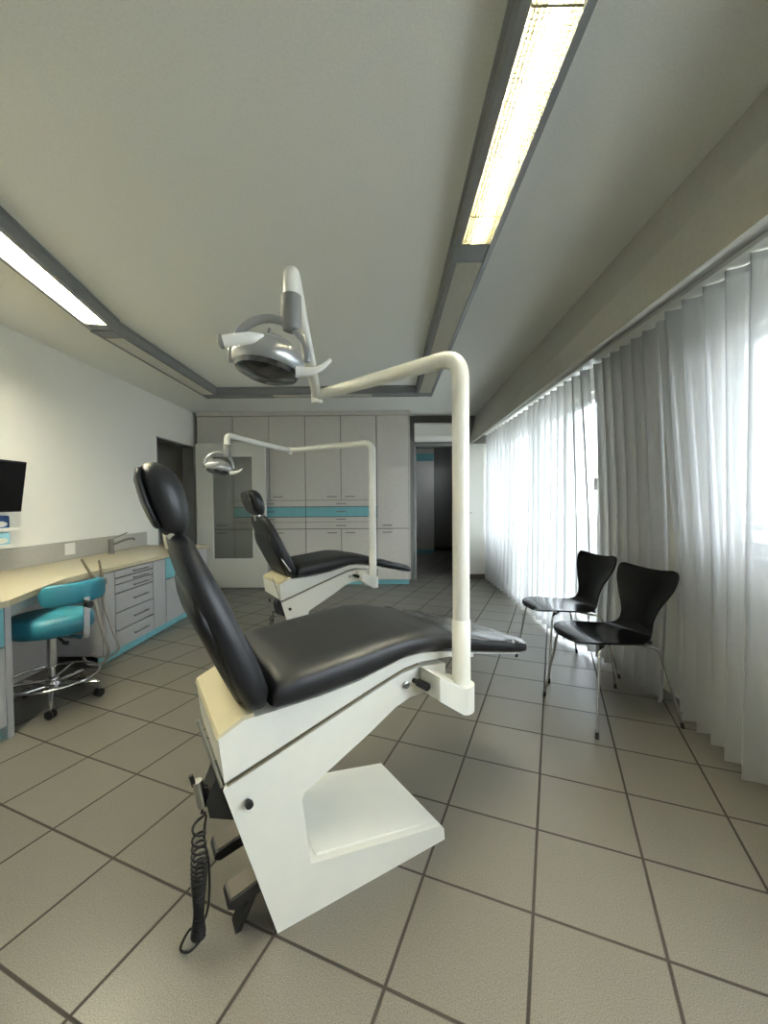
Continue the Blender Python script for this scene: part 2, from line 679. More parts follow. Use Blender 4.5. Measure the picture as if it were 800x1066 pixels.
# glazed door standing open, hinged on the left doorway
DY = 5.70
bm = bmesh.new()
dx0, dx1, dt = -2.66, -1.695, 0.04
gx0, gx1, gz0, gz1 = -2.43, -1.88, 0.42, 1.835
add_box(bm, dx0, gx0, DY, DY + dt, 0.012, 2.02, 0.002)
add_box(bm, gx1, dx1, DY, DY + dt, 0.012, 2.02, 0.002)
add_box(bm, gx0, gx1, DY, DY + dt, 0.012, gz0)
add_box(bm, gx0, gx1, DY, DY + dt, gz1, 2.02)
d1 = struct('door_1', bm, 'doorw')
struct('pane', box(gx0, gx1, DY + 0.015, DY + 0.022, gz0, gz1), 'smoke', d1)
bm = bmesh.new()
for q in (DY - 0.006, DY + dt):
    add_box(bm, gx0 - 0.02, gx0, q, q + 0.006, gz0 - 0.02, gz1 + 0.02)
    add_box(bm, gx1, gx1 + 0.02, q, q + 0.006, gz0 - 0.02, gz1 + 0.02)
    add_box(bm, gx0, gx1, q, q + 0.006, gz0 - 0.02, gz0)
    add_box(bm, gx0, gx1, q, q + 0.006, gz1, gz1 + 0.02)
struct('glazing_bead', bm, 'doorw', d1)
hb = tube(round_path([(-1.76, DY, 1.03), (-1.76, DY - 0.055, 1.03), (-1.86, DY - 0.055, 1.03)], 0.012), 0.008)
add_box(hb, -1.785, -1.735, DY - 0.008, DY, 0.9, 1.1, 0.003)
struct('door_handle', hb, 'steel', d1)
bm = bmesh.new()
for z in (0.3, 1.75):
    add_tube(bm, [(dx0 - 0.008, DY - 0.004, z), (dx0 - 0.008, DY - 0.004, z + 0.1)], 0.008, 10)
struct('hinge', bm, 'steel', d1)

# outside
struct('ground', box(XR + 0.25, 40, -25, 40, -0.5, -0.4), 'ground')


def tree(loc, h, r, seed, label):
    rnd = random.Random(seed)
    t = thing('garden_tree', label, 'tree', loc)
    bm = bmesh.new()
    add_tube(bm, [(0, 0, 0), (0.05, 0, h * 0.3), (0, 0.05, h * 0.7)], [0.14, 0.11, 0.05], 10)
    for k in range(6):
        a = k * 1.1
        add_tube(bm, [(0.03, 0, h * (0.3 + 0.05 * k)), (r * 0.6 * math.cos(a), r * 0.6 * math.sin(a), h * (0.5 + 0.06 * k))], [0.06, 0.02], 6)
    obj('trunk', bm, 'bark', t, 60)
    bm = bmesh.new()
    for k in range(2600):
        d = Vector((rnd.gauss(0, 1), rnd.gauss(0, 1), rnd.gauss(0, 1))).normalized() * (r * rnd.uniform(0.35, 1.0))
        p = Vector((d.x, d.y, h * 0.65 + d.z * 1.15))
        ax = Vector((rnd.gauss(0, 1), rnd.gauss(0, 1), rnd.gauss(0, 1))).normalized()
        s = rnd.uniform(0.07, 0.14)
        q = ax.orthogonal().normalized()
        b = ax.cross(q)
        bm.faces.new([bm.verts.new(p + q * s), bm.verts.new(p + b * s * 0.5), bm.verts.new(p - q * s), bm.verts.new(p - b * s * 0.5)])
    obj('foliage', bm, 'leaf', t)


tree((7.3, 8.6, -0.4), 4.0, 1.7, 1, 'leafy green tree outside the near window, seen through the sheer curtain')
tree((11.3, 11.0, -0.4), 4.6, 1.9, 2, 'taller green tree added out of view, farther right outside the near window')  # out-of-view tree added to dim the outlook through the near window


# ------------------------------------------------------------------ ceiling lights
def light_channel(label, p0, p1, segs, width=0.19, lens=0.135, h=0.082, depth=0.017, tube_m='tube_on', tz=-0.035):
    """channel along p0->p1 (centre line, plan).  segs: (from, to, lit) distances for the louvred openings"""
    p0, p1 = Vector((*p0, 0)), Vector((*p1, 0))
    d = p1 - p0
    Ln = d.length
    root = thing('ceiling_light', label, 'ceiling light', (p0.x, p0.y, ZC), math.atan2(d.y, d.x), 'louvred ceiling lights')
    w2, l2 = width / 2, lens / 2
    bm = bmesh.new()
    # two side profiles with an outer lip against the ceiling, a back plate
    for s in (-1, 1):
        prof = [(s * l2, -h), (s * w2, -h + 0.004), (s * w2, -0.02), (s * (w2 + 0.012), -0.012), (s * (w2 + 0.012), -0.001), (s * l2, -0.001)]
        A = [bm.verts.new((0, a, b)) for a, b in prof]
        B = [bm.verts.new((Ln, a, b)) for a, b in prof]
        for j in range(6):
            bm.faces.new((A[j], A[(j + 1) % 6], B[(j + 1) % 6], B[j]))
        bm.faces.new(A[::-1])
        bm.faces.new(B)
    # closed stretches between the openings
    edges = [0.0] + [q for s in segs for q in s[:2]] + [Ln]
    for i in range(0, len(edges), 2):
        if edges[i + 1] - edges[i] > 1e-3:
            add_box(bm, edges[i], edges[i + 1], -l2, l2, -h + 0.006, -0.001)
    obj('housing', bm, 'housing', root)
    for a, b, lit in segs:
        bm = bmesh.new()
        add_box(bm, a, b, -l2, l2, -0.008, -0.002)
        add_box(bm, a, b, -l2 - 0.0, -l2 + 0.002, -h + 0.01, -0.008)
        add_box(bm, a, b, l2 - 0.002, l2, -h + 0.01, -0.008)
        obj('reflector', bm, 'lreflect', root)
        bm = bmesh.new()
        nl = 10
        z0, z1 = -h + 0.001, -h + 0.001 + depth
        th = 0.0007
        for k in range(1, nl):
            y = -l2 + lens * k / nl
            add_box(bm, a, b, y - th, y + th, z0, z1)
        nx = int((b - a) / 0.0145)
        for k in range(nx + 1):
            x = a + (b - a) * k / nx
            q = th * (5 if k % 52 == 51 else 1)
            add_box(bm, x - q, x + q, -l2 + 0.002, l2 - 0.002, z0, z1)
        obj('louvre', bm, 'louvre' if lit else 'louvre_pale', root)  # one louvre in two tones: glare toned down when lit, sheen painted pale unlit
        n = max(1, int(round((b - a) / 1.25)))
        for k in range(n):
            xa = a + (b - a) * k / n + 0.04
            xb = a + (b - a) * (k + 1) / n - 0.04
            tb = tube([(xa, 0, tz), (xb, 0, tz)], 0.013, 10)
            obj('tube', tb, tube_m if lit else 'tube_off', root, 40)
    return root


light_channel('long grey louvred ceiling light over the dental chairs, brightly lit towards the camera',
              (0.43, -1.3), (0.43, 4.86), [(0.1, 3.30, True), (3.46, 5.98, False)])
light_channel('lit louvred ceiling light above the left counter, slanting in towards the camera',
              (-1.21, -1.2), (-2.005, 2.93), [(0.12, 1.80, False), (1.92, 4.10, True)], depth=0.0035, tube_m='tube_counter', tz=-0.055)
light_channel('unlit far stretch of ceiling light along the left wall',
              (-2.02, 2.95), (-2.02, 4.86), [(0.13, 1.72, False)])
light_channel('unlit ceiling light crossing in front of the tall grey cabinets',
              (-1.925, 4.765), (0.335, 4.765), [(0.62, 1.75, False)])


# ------------------------------------------------------------------ curtains
def curtain_full(label, y0, y1, xc, amp, pitch_, ztop, zhem, seed, hem_x=0.0, lean=(0, 0), amp_top=0.75, push=None):
    rnd = random.Random(seed)
    n = int((y1 - y0) / pitch_ * 14)
    zt = [ztop, ztop - 0.03] + [ztop - 0.03 + (zhem + 0.05 - ztop + 0.03) * q / 9 for q in range(1, 10)] + [zhem + 0.025, zhem]
    ph = [rnd.uniform(-0.5, 0.5) for _ in range(200)]
    G = []
    for z in zt:
        r = (ztop - z) / (ztop - zhem)
        row = []
        for i in range(n + 1):
            s = i / n
            y = y0 + (y1 - y0) * s
            k = y / pitch_ + 20
            j = int(k) % 190
            f = k - int(k)
            wob = ph[j] * (1 - f) + ph[j + 1] * f
            th = 2 * PI * (k + 0.12 * wob * r)
            a = amp * (amp_top + (1 - amp_top) * r) * (1 + 0.35 * wob)
            kk = min(1.0, r / 0.62)
            x0_ = xc + (lerp_tab(push, y)[0] * kk if push else 0.0)
            x = x0_ - a * math.sin(th) - 0.22 * a * math.sin(2 * th + 0.6) + hem_x * r * r
            yy = y + 0.021 * math.cos(th) + (lean[0] * (1 - s) ** 5 + lean[1] * s ** 5) * r ** 1.5
            row.append((x, yy, z))
        G.append(row)

    def sheet(rows, off=0.0):
        bm = bmesh.new()
        V = [[bm.verts.new((p[0] + off, p[1], p[2])) for p in R] for R in rows]
        for a, b in zip(V, V[1:]):
            for i in range(len(a) - 1):
                bm.faces.new((a[i], a[i + 1], b[i + 1], b[i]))
        return bm
    o = obj('sheer_curtain', sheet(G), 'sheer', None, 180)
    tag(o, label, 'curtain', 'sheer white curtains')
    obj('hem', sheet(G[-3:], 0.0025), 'sheer', o, 180)
    obj('heading_tape', sheet(G[:2], 0.0025), 'sheer', o, 180)
    return o


CT = 2.185
curtain_full('sheer white curtain nearest the camera, bright in front of the near window', 0.75, 2.30, 1.495, 0.042, 0.128, CT, 0.035, 1, 0.0, (0, -0.08), push=[(1.7, 0.0), (2.02, 0.075), (2.3, 0.095)])
curtain_full('greyish sheer curtain hanging behind the two black chairs, between the windows', 2.33, 3.07, 1.515, 0.030, 0.115, CT - 0.005, 0.045, 2, -0.05, push=[(2.3, 0.085), (3.07, 0.085)])
curtain_full('bright sheer curtain over the glazed door beyond the chairs', 3.10, 4.37, 1.485, 0.034, 0.142, CT - 0.01, 0.035, 3, -0.01, push=[(3.15, 0.085), (3.5, 0.0)])
curtain_full('farthest sheer curtain, greyer below sill height, by the white door', 4.40, 6.26, 1.485, 0.034, 0.165, CT - 0.015, 0.035, 4, -0.01)
bm = bmesh.new()
add_box(bm, 1.45, 1.55, -3.5, 6.28, 2.192, 2.214)
tag(obj('curtain_rail', bm, 'whitep'), 'white curtain rail fixed under the bulkhead above the sheers', 'curtain rail')


# ------------------------------------------------------------------ tall cabinets on the back wall
CY = 5.945     # front plane
CZ = [0.07, 0.81, 0.91, 0.985, 1.13, 1.225, 2.435]


def bar_handle(bm, x0, x1, z, y):
    add_tube(bm, [(x0, y - 0.022, z), (x1, y - 0.022, z)], 0.006, 8)
    for x in (x0 + 0.015, x1 - 0.015):
        add_tube(bm, [(x, y + 0.002, z), (x, y - 0.022, z)], 0.004, 6)


def front(parent, name, x0, x1, z0, z1, mat, hx=None, hz=None, hl=0.14, g=0.0045, strip=False):
    f = obj(name, box(x0 + g, x1 - g, CY - 0.02, CY, z0 + g, z1 - g, 0.0015), mat, parent)
    if hx is not None:
        bm = bmesh.new()
        bar_handle(bm, hx - hl / 2, hx + hl / 2, hz, CY - 0.02)
        obj('handle', bm, 'handle', f, 60)
    return f


def carcass(root, x0, x1):
    obj('carcass', box(x0 + 0.001, x1 - 0.001, CY + 0.001, YB - 0.003, 0.07, 2.437), 'gap', root)
    obj('plinth', box(x0 + 0.001, x1 - 0.001, CY + 0.012, CY + 0.03, 0.0, 0.0695), 'cyan', root)['label'] = 'turquoise plinth'


XC = [-2.74, -2.222, -1.185, -0.158, 0.305]
G1 = 'tall grey cabinets along the back wall'
r = thing('tall_cabinet', 'narrow tall grey cabinet at the left, partly behind the open glazed door', 'cabinet', (0, 0, 0), 0, G1)
carcass(r, XC[0], XC[1])
front(r, 'door', XC[0], XC[1], 0.07, 0.81, 'cab', XC[1] - 0.17, 0.76)
front(r, 'door', XC[0], XC[1], 0.81, 2.435, 'cab', XC[1] - 0.17, 0.87)
r = thing('tall_cabinet', 'narrow tall grey cabinet at the right end, beside the passage', 'cabinet', (0, 0, 0), 0, G1)
carcass(r, XC[3], XC[4])
obj('side_panel', box(XC[4], XC[4] + 0.018, CY - 0.02, YB - 0.003, 0.07, 2.437), 'cab', r)
front(r, 'door', XC[3], XC[4], 0.07, 0.81, 'cab', XC[3] + 0.15, 0.76)
front(r, 'door', XC[3], XC[4], 0.81, 2.435, 'cab', XC[3] + 0.15, 0.86)
for xa, xb, lab in ((XC[1], XC[2], 'wide grey cabinet with turquoise drawers behind the glazed door edge and far chair headrest'),
                    (XC[2], XC[3], 'wide grey cabinet with turquoise drawers behind the far chair seat and pole')):
    r = thing('tall_cabinet', lab, 'cabinet', (0, 0, 0), 0, G1)
    carcass(r, xa, xb)
    xm = (xa + xb) / 2
    front(r, 'door', xa, xm, 0.07, 0.81, 'cab', xm - 0.13, 0.755)
    front(r, 'door', xm, xb, 0.07, 0.81, 'cab', xm + 0.13, 0.755)
    front(r, 'door', xa, xm, 1.225, 2.435, 'cab', xm - 0.13, 1.275)
    front(r, 'door', xm, xb, 1.225, 2.435, 'cab', xm + 0.13, 1.275)
    front(r, 'drawer', xa, xb, 0.81, 0.91, 'cab', xm, 0.86)
    front(r, 'drawer', xa, xb, 0.91, 0.985, 'cab', xm, 0.95)
    front(r, 'drawer', xa, xb, 0.985, 1.13, 'cyan', xm, 1.06)['label'] = 'turquoise drawer'
    front(r, 'drawer', xa, xb, 1.13, 1.225, 'cab', xm, 1.175)
    bm = bmesh.new()
    for z in (0.905, 1.222):
        add_box(bm, xa + 0.003, xb - 0.003, CY - 0.024, CY - 0.002, z, z + 0.009)
    obj('edge_strip', bm, 'edge', r)['label'] = 'beige edge strip'
r = obj('cornice', box(XC[0], XC[4] + 0.02, CY - 0.035, YB - 0.003, 2.439, 2.498, 0.003), 'cab')
tag(r, 'grey cornice strip running above the tall cabinets under the ceiling', 'cornice')

# air conditioner above the passage
r = thing('air_conditioner', 'white wall air conditioner above the dark passage', 'air conditioner', (0.78, YB, 2.09))
prof = [(0, 0.05), (-0.10, 0.0), (-0.17, 0.015), (-0.20, 0.07), (-0.205, 0.24), (-0.18, 0.27), (0, 0.27)]
obj('body', prism([(-0.375, a, b) for a, b in prof], [(0.375, a, b) for a, b in prof], 0.006), 'whitep', r)
obj('air_flap', box(-0.34, 0.34, -0.19, -0.11, -0.004, 0.004, 0.002, Matrix.Translation((0, 0, 0.012)) @ Matrix.Rotation(-0.35, 4, 'X')), 'grey_p', r)
bm = bmesh.new()
for k in range(5):
    add_box(bm, -0.35, 0.35, -0.16 + k * 0.025, -0.15 + k * 0.025, 0.268, 0.274)
obj('intake_grille', bm, 'grey_p', r)

# cabinet in the room beyond the passage
r = thing('storage_cabinet', 'grey cabinet with turquoise bands seen through the passage', 'cabinet', (0, 0, 0))
obj('carcass', box(0.2, 1.07, 9.55, 9.94, 0.08, 2.42), 'cab', r)
obj('door', box(0.21, 0.63, 9.53, 9.549, 0.085, 2.12, 0.002), 'cab', r)
obj('door', box(0.64, 1.065, 9.53, 9.549, 0.085, 2.12, 0.002), 'cab', r)
obj('frieze', box(0.2, 1.07, 9.53, 9.549, 2.13, 2.30), 'cyan', r)['label'] = 'turquoise band along the top'
obj('plinth', box(0.2, 1.07, 9.545, 9.56, 0, 0.079), 'cyan', r)['label'] = 'turquoise plinth'
struct('baseboard_passage', box(1.08, 1.749, 9.935, 9.949, 0, 0.1), 'skirting')

# ------------------------------------------------------------------ counter along the left wall
FX = -2.09
WT = 0.715
outl = [(XL + 0.002, 0.6), (-1.905, 0.6), (-1.905, 2.04), (-1.945, 2.16), (-2.085, 2.62), (-2.10, 3.1), (-2.075, 4.74), (XL + 0.002, 4.74)]
wtop = prism([(x, y, WT - 0.032) for x, y in outl], [(x, y, WT) for x, y in outl], 0.004)
tag(obj('worktop', wtop, 'worktop'), 'long cream worktop along the left wall with sink tap on it', 'worktop')
sp = box(XL + 0.001, XL + 0.02, 0.6, 4.72, WT + 0.001, 0.87, 0.002)
tag(obj('splashback', sp, 'splash'), 'grey splashback panel on the left wall behind the worktop', 'splashback')


def xfront(parent, name, y0, y1, z0, z1, mat, hy=None, hz=None, hl=0.14, fx=FX, g=0.005, vertical=False):
    f = obj(name, box(fx - 0.018, fx, y0 + g, y1 - g, z0 + g, z1 - g, 0.0015), mat, parent)
    if hy is not None:
        bm = bmesh.new()
        a, b = ((fx + 0.022, hy - hl / 2, hz), (fx + 0.022, hy + hl / 2, hz)) if not vertical else ((fx + 0.022, hy, hz - hl / 2), (fx + 0.022, hy, hz + hl / 2))
        add_tube(bm, [a, b], 0.006, 8)
        for t in (0.1, 0.9):
            p = Vector(a).lerp(Vector(b), t)
            add_tube(bm, [p, p - Vector((0.024, 0, 0))], 0.004, 6)
        obj('handle', bm, 'handle', f, 60)
    return f


def base_unit(label, y0, y1, fx=FX):
    r = thing('base_cabinet', label, 'cabinet', (0, 0, 0), 0, 'grey base cabinets under the worktop')
    obj('carcass', box(XL + 0.003, fx - 0.019, y0 + 0.001, y1 - 0.001, 0.07, WT - 0.033), 'cabl', r)
    obj('painted_gap_shade', box(fx - 0.0189, fx - 0.0181, y0 + 0.002, y1 - 0.002, 0.071, WT - 0.034), 'gap', r)['label'] = 'dark sheet painting the shade between the fronts'  # thin dark sheet puts shade into the gaps between the fronts
    obj('plinth', box(fx - 0.055, fx - 0.04, y0 + 0.001, y1 - 0.001, 0, 0.0695), 'cyan', r)['label'] = 'turquoise plinth'
    return r


ru = base_unit('grey drawer unit of six drawers beside the turquoise stool', 2.99, 3.628)
xfront(ru, 'filler_panel', 2.99, 3.115, 0.07, 0.68, 'cabl')
zs = [0.07, 0.212, 0.353, 0.503, 0.570, 0.620, 0.68]
for a, b in zip(zs, zs[1:]):
    xfront(ru, 'drawer', 3.115, 3.628, a, b, 'cabl', 3.42, (a + b) / 2, 0.20)
ru = base_unit('narrow plain grey base cabinet right of the six drawers', 3.628, 3.832)
xfront(ru, 'door', 3.628, 3.832, 0.07, 0.68, 'cabl')
ru = base_unit('grey base cabinet with a turquoise drawer and curved white handle', 3.832, 4.137)
d_ = xfront(ru, 'drawer', 3.832, 4.137, 0.475, 0.68, 'cyan')
d_['label'] = 'turquoise drawer'
obj('handle', tube(round_path([(FX, 4.01, 0.53), (FX + 0.03, 4.005, 0.56), (FX + 0.03, 4.0, 0.62), (FX, 3.995, 0.64)], 0.02), 0.008, 8), 'whitep', d_, 60)
xfront(ru, 'door', 3.832, 4.137, 0.07, 0.475, 'cabl')
ru = base_unit('last grey base cabinet at the doorway end of the counter', 4.137, 4.72)
xfront(ru, 'door', 4.137, 4.44, 0.07, 0.68, 'cabl', 4.405, 0.6, 0.12, vertical=True)
xfront(ru, 'door', 4.44, 4.72, 0.07, 0.68, 'cabl', 4.475, 0.6, 0.12, vertical=True)
NX = -1.94
ru = base_unit('nearest grey base cabinet with turquoise drawer, cut by the left frame edge', 1.2, 2.084, NX)
d_ = xfront(ru, 'drawer', 1.2, 2.05, 0.475, 0.68, 'cyan', fx=NX)
d_['label'] = 'turquoise drawer'
obj('finger_grip', box(NX - 0.001, NX + 0.008, 1.72, 2.02, 0.655, 0.672, 0.003), 'black_p', d_)
xfront(ru, 'door', 1.2, 2.05, 0.07, 0.475, 'cabl', 1.3, 0.42, 0.14, fx=NX)
obj('end_panel', box(XL + 0.003, NX, 2.0505, 2.085, 0.0, WT - 0.033, 0.001), 'cabl', ru)
# knee space: apron under the worktop and the panel at the back
r = thing('desk_panel', 'grey apron and back panel of the knee space behind the stool', 'panel', (0, 0, 0))
obj('apron', prism([(-1.99, 2.088, 0.60), (-2.11, 2.41, 0.60), (-2.125, 2.987, 0.60), (-2.145, 2.987, 0.60), (-2.13, 2.40, 0.60), (-2.01, 2.088, 0.60)],
                   [(-1.99, 2.088, 0.682), (-2.11, 2.41, 0.682), (-2.125, 2.987, 0.682), (-2.145, 2.987, 0.682), (-2.13, 2.40, 0.682), (-2.01, 2.088, 0.682)]), 'cabl', r)
obj('back_panel', box(-2.52, -2.50, 2.088, 2.987, 0.0, 0.682), 'cab', r)

# tap
r = thing('mixer_tap', 'steel mixer tap on the cream worktop', 'tap', (-2.66, 3.925, WT))
bm = lathe([(0.03, 0), (0.03, 0.006), (0.024, 0.01), (0.023, 0.11), (0.026, 0.115), (0.026, 0.125), (0.020, 0.14), (0.004, 0.146)], None, 20)
obj('body', bm, 'handle', r, 40)
obj('spout', tube(round_path([(0.01, 0.0, 0.085), (0.08, 0.11, 0.13), (0.115, 0.165, 0.135), (0.118, 0.17, 0.115)], 0.02), 0.011, 10), 'handle', r, 50)
obj('lever', tube([(0, 0, 0.14), (0.01, 0.03, 0.15), (0.05, 0.17, 0.19)], [0.011, 0.009, 0.006], 10), 'chrome', r, 50)

# socket on the splashback
r = thing('wall_socket', 'white double socket plate on the grey splashback', 'socket', (XL + 0.0205, 3.56, 0.805))
obj('plate', box(0, 0.009, -0.055, 0.055, -0.05, 0.05, 0.003), 'whitep', r)
bm = bmesh.new()
for y in (-0.026, 0.026):
    add_lathe(bm, [(0.019, 0.0), (0.019, 0.002), (0.015, 0.0025)], align((0.0088, y, 0), (1, 0, 0)), 18)
obj('socket_insert', bm, 'whitep', r, 40)

# wall screen on its arm
r = thing('wall_monitor', 'black flat screen on the left wall, tilted downwards', 'screen', (-2.62, 2.45, 1.32))
T = Matrix.Rotation(0.145, 4, 'Y')
obj('housing', box(-0.035, 0.0, -0.5, 0.5, -0.18, 0.18, 0.006, T), 'black_p', r)
obj('screen', box(0.0005, 0.002, -0.488, 0.488, -0.168, 0.168, 0.0, T), 'screen', r)
obj('wall_bracket', tube([(-0.175, 0, 0), (-0.03, 0, 0)], 0.025, 12), 'whitep', r)

# cartons in a wall holder below the screen
r = thing('carton_holder', 'white wall holder with two cartons below the screen', 'holder', (XL, 2.815, 0.89))
bm = bmesh.new()
add_box(bm, 0.002, 0.012, -0.2, 0.17, 0.0, 0.25)
add_box(bm, 0.012, 0.10, -0.2, 0.17, 0.0, 0.008)
add_box(bm, 0.012, 0.10, -0.2, 0.17, 0.118, 0.126)
add_box(bm, 0.094, 0.10, -0.2, 0.17, 0.008, 0.022)
add_box(bm, 0.094, 0.10, -0.2, 0.17, 0.126, 0.14)
obj('rack', bm, 'whitep', r)
for z, m_, lab in ((0.127, 'blue', 'dark blue carton in the upper tier of the wall holder'), (0.009, 'lblue', 'pale blue carton in the lower tier of the wall holder')):
    c = thing('carton', lab, 'box', (XL + 0.014, 2.80, 0.89 + z), 0, 'cartons in the wall holder')
    obj('box_body', box(0, 0.078, -0.12, 0.125, 0, 0.10, 0.012), m_, c)
    q = bmesh.new()
    mt = Matrix.Translation((0.079, 0.045, 0.04)) @ Matrix.Rotation(PI / 2, 4, 'Y') @ Matrix.Diagonal((0.6, 1.7, 1, 1))
    add_lathe(q, [(0.034, -0.0005), (0.034, 0.001)], mt, 24)
    obj('opening', q, 'whitep', c)

# instrument holder with two handpieces and hoses at the end of the knee space
r = thing('handpiece_holder', 'grey holder on the counter edge carrying two handpieces', 'holder', (-2.06, 2.86, 0.62))
obj('bracket', box(-0.02, 0.055, -0.06, 0.05, 0.0, 0.05, 0.008), 'grey_p', r)
for k, (dy, dx, tp, lab) in enumerate(((-0.035, 0.02, (-0.055, -0.04, 0.20), 'bent handpiece in the holder, nearer the stool, on a long grey hose'),
                                       (0.03, 0.03, (-0.02, 0.0, 0.175), 'shorter handpiece in the holder, nearer the drawers, on a grey hose'))):
    h = thing('dental_handpiece', lab, 'handpiece', (-2.06 + dx, 2.86 + dy, 0.62), 0, 'handpieces in the counter holder')
    p = smooth_path([(0, 0, -0.03), (0, 0, 0.06), (tp[0] * 0.35, tp[1] * 0.3, 0.10), tp], 5)
    n = len(p)
    obj('grip', tube(p, [0.013 - 0.006 * i / n for i in range(n)], 10), 'tan', h, 60)
    sx = 0.05 * k
    hp = smooth_path([(0, 0, -0.03), (0.01, 0.0, -0.14), (0.04 + sx * 0.3, 0.02, -0.34), (0.07 + sx * 0.4, 0.03, -0.46), (0.03, 0.03, -0.54 + 0.02 * k), (-0.06, 0.02, -0.55 + 0.03 * k), (-0.10, 0.012, -0.50)], 7)
    obj('hose', tube(hp, 0.0095 if k == 0 else 0.007, 10), 'hose', h, 60)

# ------------------------------------------------------------------ turquoise stool
r = thing('work_stool', 'turquoise upholstered work stool on chrome castor base at the counter', 'stool', (-2.03, 2.44, 0))
seat = [(0.0, 0.43), (0.165, 0.43), (0.198, 0.436), (0.213, 0.455), (0.217, 0.485), (0.213, 0.515), (0.196, 0.536), (0.16, 0.545), (0.0, 0.546)]
obj('seat', lathe(seat, None, 48), 'turq', r, 60)
obj('seat_plate', lathe([(0.10, 0.412), (0.11, 0.416), (0.11, 0.4295)], None, 28), 'black_p', r, 40)
obj('column', lathe([(0.026, 0.22), (0.026, 0.415)], None, 24), 'chrome', r, 40)
obj('gas_piston', lathe([(0.017, 0.10), (0.017, 0.235)], None, 20), 'chrome', r, 40)
obj('hub', lathe([(0.035, 0.075), (0.042, 0.085), (0.042, 0.125), (0.03, 0.14)], None, 24), 'chrome', r, 40)
a0 = math.radians(-53)
for k in range(5):
    a = a0 + k * 2 * PI / 5
    ca, sa = math.cos(a), math.sin(a)
    obj('leg', tube([(0.035 * ca, 0.035 * sa, 0.108), (0.12 * ca, 0.12 * sa, 0.105), (0.245 * ca, 0.245 * sa, 0.092)], [0.016, 0.014, 0.011], 12), 'chrome', r, 50)
    cs = obj('castor', lathe([(0.007, 0.048), (0.007, 0.10)], Matrix.Translation((0.238 * ca, 0.238 * sa, 0)), 10), 'chrome', r, 40)
    wb = bmesh.new()
    a2 = a + 0.9
    for s in (-1, 1):
        c0 = Vector((0.238 * ca, 0.238 * sa, 0.0255)) + Vector((-math.sin(a2), math.cos(a2), 0)) * (s * 0.012)
        add_lathe(wb, [(0.018, -0.007), (0.025, -0.005), (0.025, 0.005), (0.018, 0.007)], align(c0, (-math.sin(a2), math.cos(a2), 0)), 20)
    obj('wheel', wb, 'rubber', cs, 40)
ring = [(0.235 * math.cos(q * 2 * PI / 48), 0.235 * math.sin(q * 2 * PI / 48), 0.155) for q in range(48)]
bm = tube(ring, 0.009, 10, True)
for k in range(3):
    a = a0 + 0.6 + k * 2 * PI / 3
    add_tube(bm, [(0.03 * math.cos(a), 0.03 * math.sin(a), 0.14), (0.235 * math.cos(a), 0.235 * math.sin(a), 0.155)], 0.007, 8)
add_lathe(bm, [(0.03, 0.128), (0.034, 0.132), (0.034, 0.15), (0.03, 0.154)], None, 20)
obj('foot_ring', bm, 'chrome', r, 50)
# backrest: curved pad on a flat chrome bar
ab = math.radians(-18)
bd = Vector((math.cos(ab), math.sin(ab), 0))
rings = []
for i in range(25):
    s = -1 + 2 * i / 24
    th = ab + s * 0.76
    rr = 0.262
    c = Vector((rr * math.cos(th), rr * math.sin(th), 0.685))
    nrm = Vector((math.cos(th), math.sin(th), 0))
    f = (1 - abs(s) ** 8) ** 0.25 if abs(s) < 1 else 0.25
    f = max(f, 0.3)
    ring_ = []
    for j in range(16):
        q = 2 * PI * j / 16
        cx_ = math.copysign(abs(math.cos(q)) ** 0.55, math.cos(q))
        sz_ = math.copysign(abs(math.sin(q)) ** 0.55, math.sin(q))
        ring_.append(c + nrm * (0.024 * f * cx_) + Vector((0, 0, 0.062 * f * sz_)))
    rings.append(ring_)
bm = bmesh.new()
add_rings(bm, rings)
obj('backrest', bm, 'turq', r, 180)
bar = round_path([tuple(bd * 0.08 + Vector((0, 0, 0.42))), tuple(bd * 0.296 + Vector((0, 0, 0.42))), tuple(bd * 0.303 + Vector((0, 0, 0.66)))], 0.03)
bm = bmesh.new()
tang = Vector((-bd.y, bd.x, 0))
rg = []
for i, p in enumerate(bar):
    t = (bar[min(i + 1, len(bar) - 1)] - bar[max(i - 1, 0)]).normalized()
    nn = t.cross(tang)
    rg.append([p + tang * a_ + nn * b_ for a_, b_ in ((-0.017, -0.004), (0.017, -0.004), (0.017, 0.004), (-0.017, 0.004))])
add_rings(bm, rg)
obj('back_bar', bm, 'chrome', r)
bm = lathe([(0.006, -0.03), (0.006, 0.0), (0.018, 0.002), (0.021, 0.012), (0.018, 0.022), (0.004, 0.024)], align(bd * 0.313 + Vector((0, 0, 0.62)), bd), 16)
obj('knob', bm, 'black_p', r, 40)
bm = tube([tuple(bd * 0.09 + tang * -0.02 + Vector((0, 0, 0.41))), tuple(bd * 0.19 + tang * -0.05 + Vector((0, 0, 0.40)))], 0.007, 8)
add_lathe(bm, [(0.004, -0.02), (0.012, -0.01), (0.012, 0.015), (0.004, 0.02)], align(bd * 0.2 + tang * -0.053 + Vector((0, 0, 0.40)), bd), 12)
obj('height_lever', bm, 'black_p', r, 40)


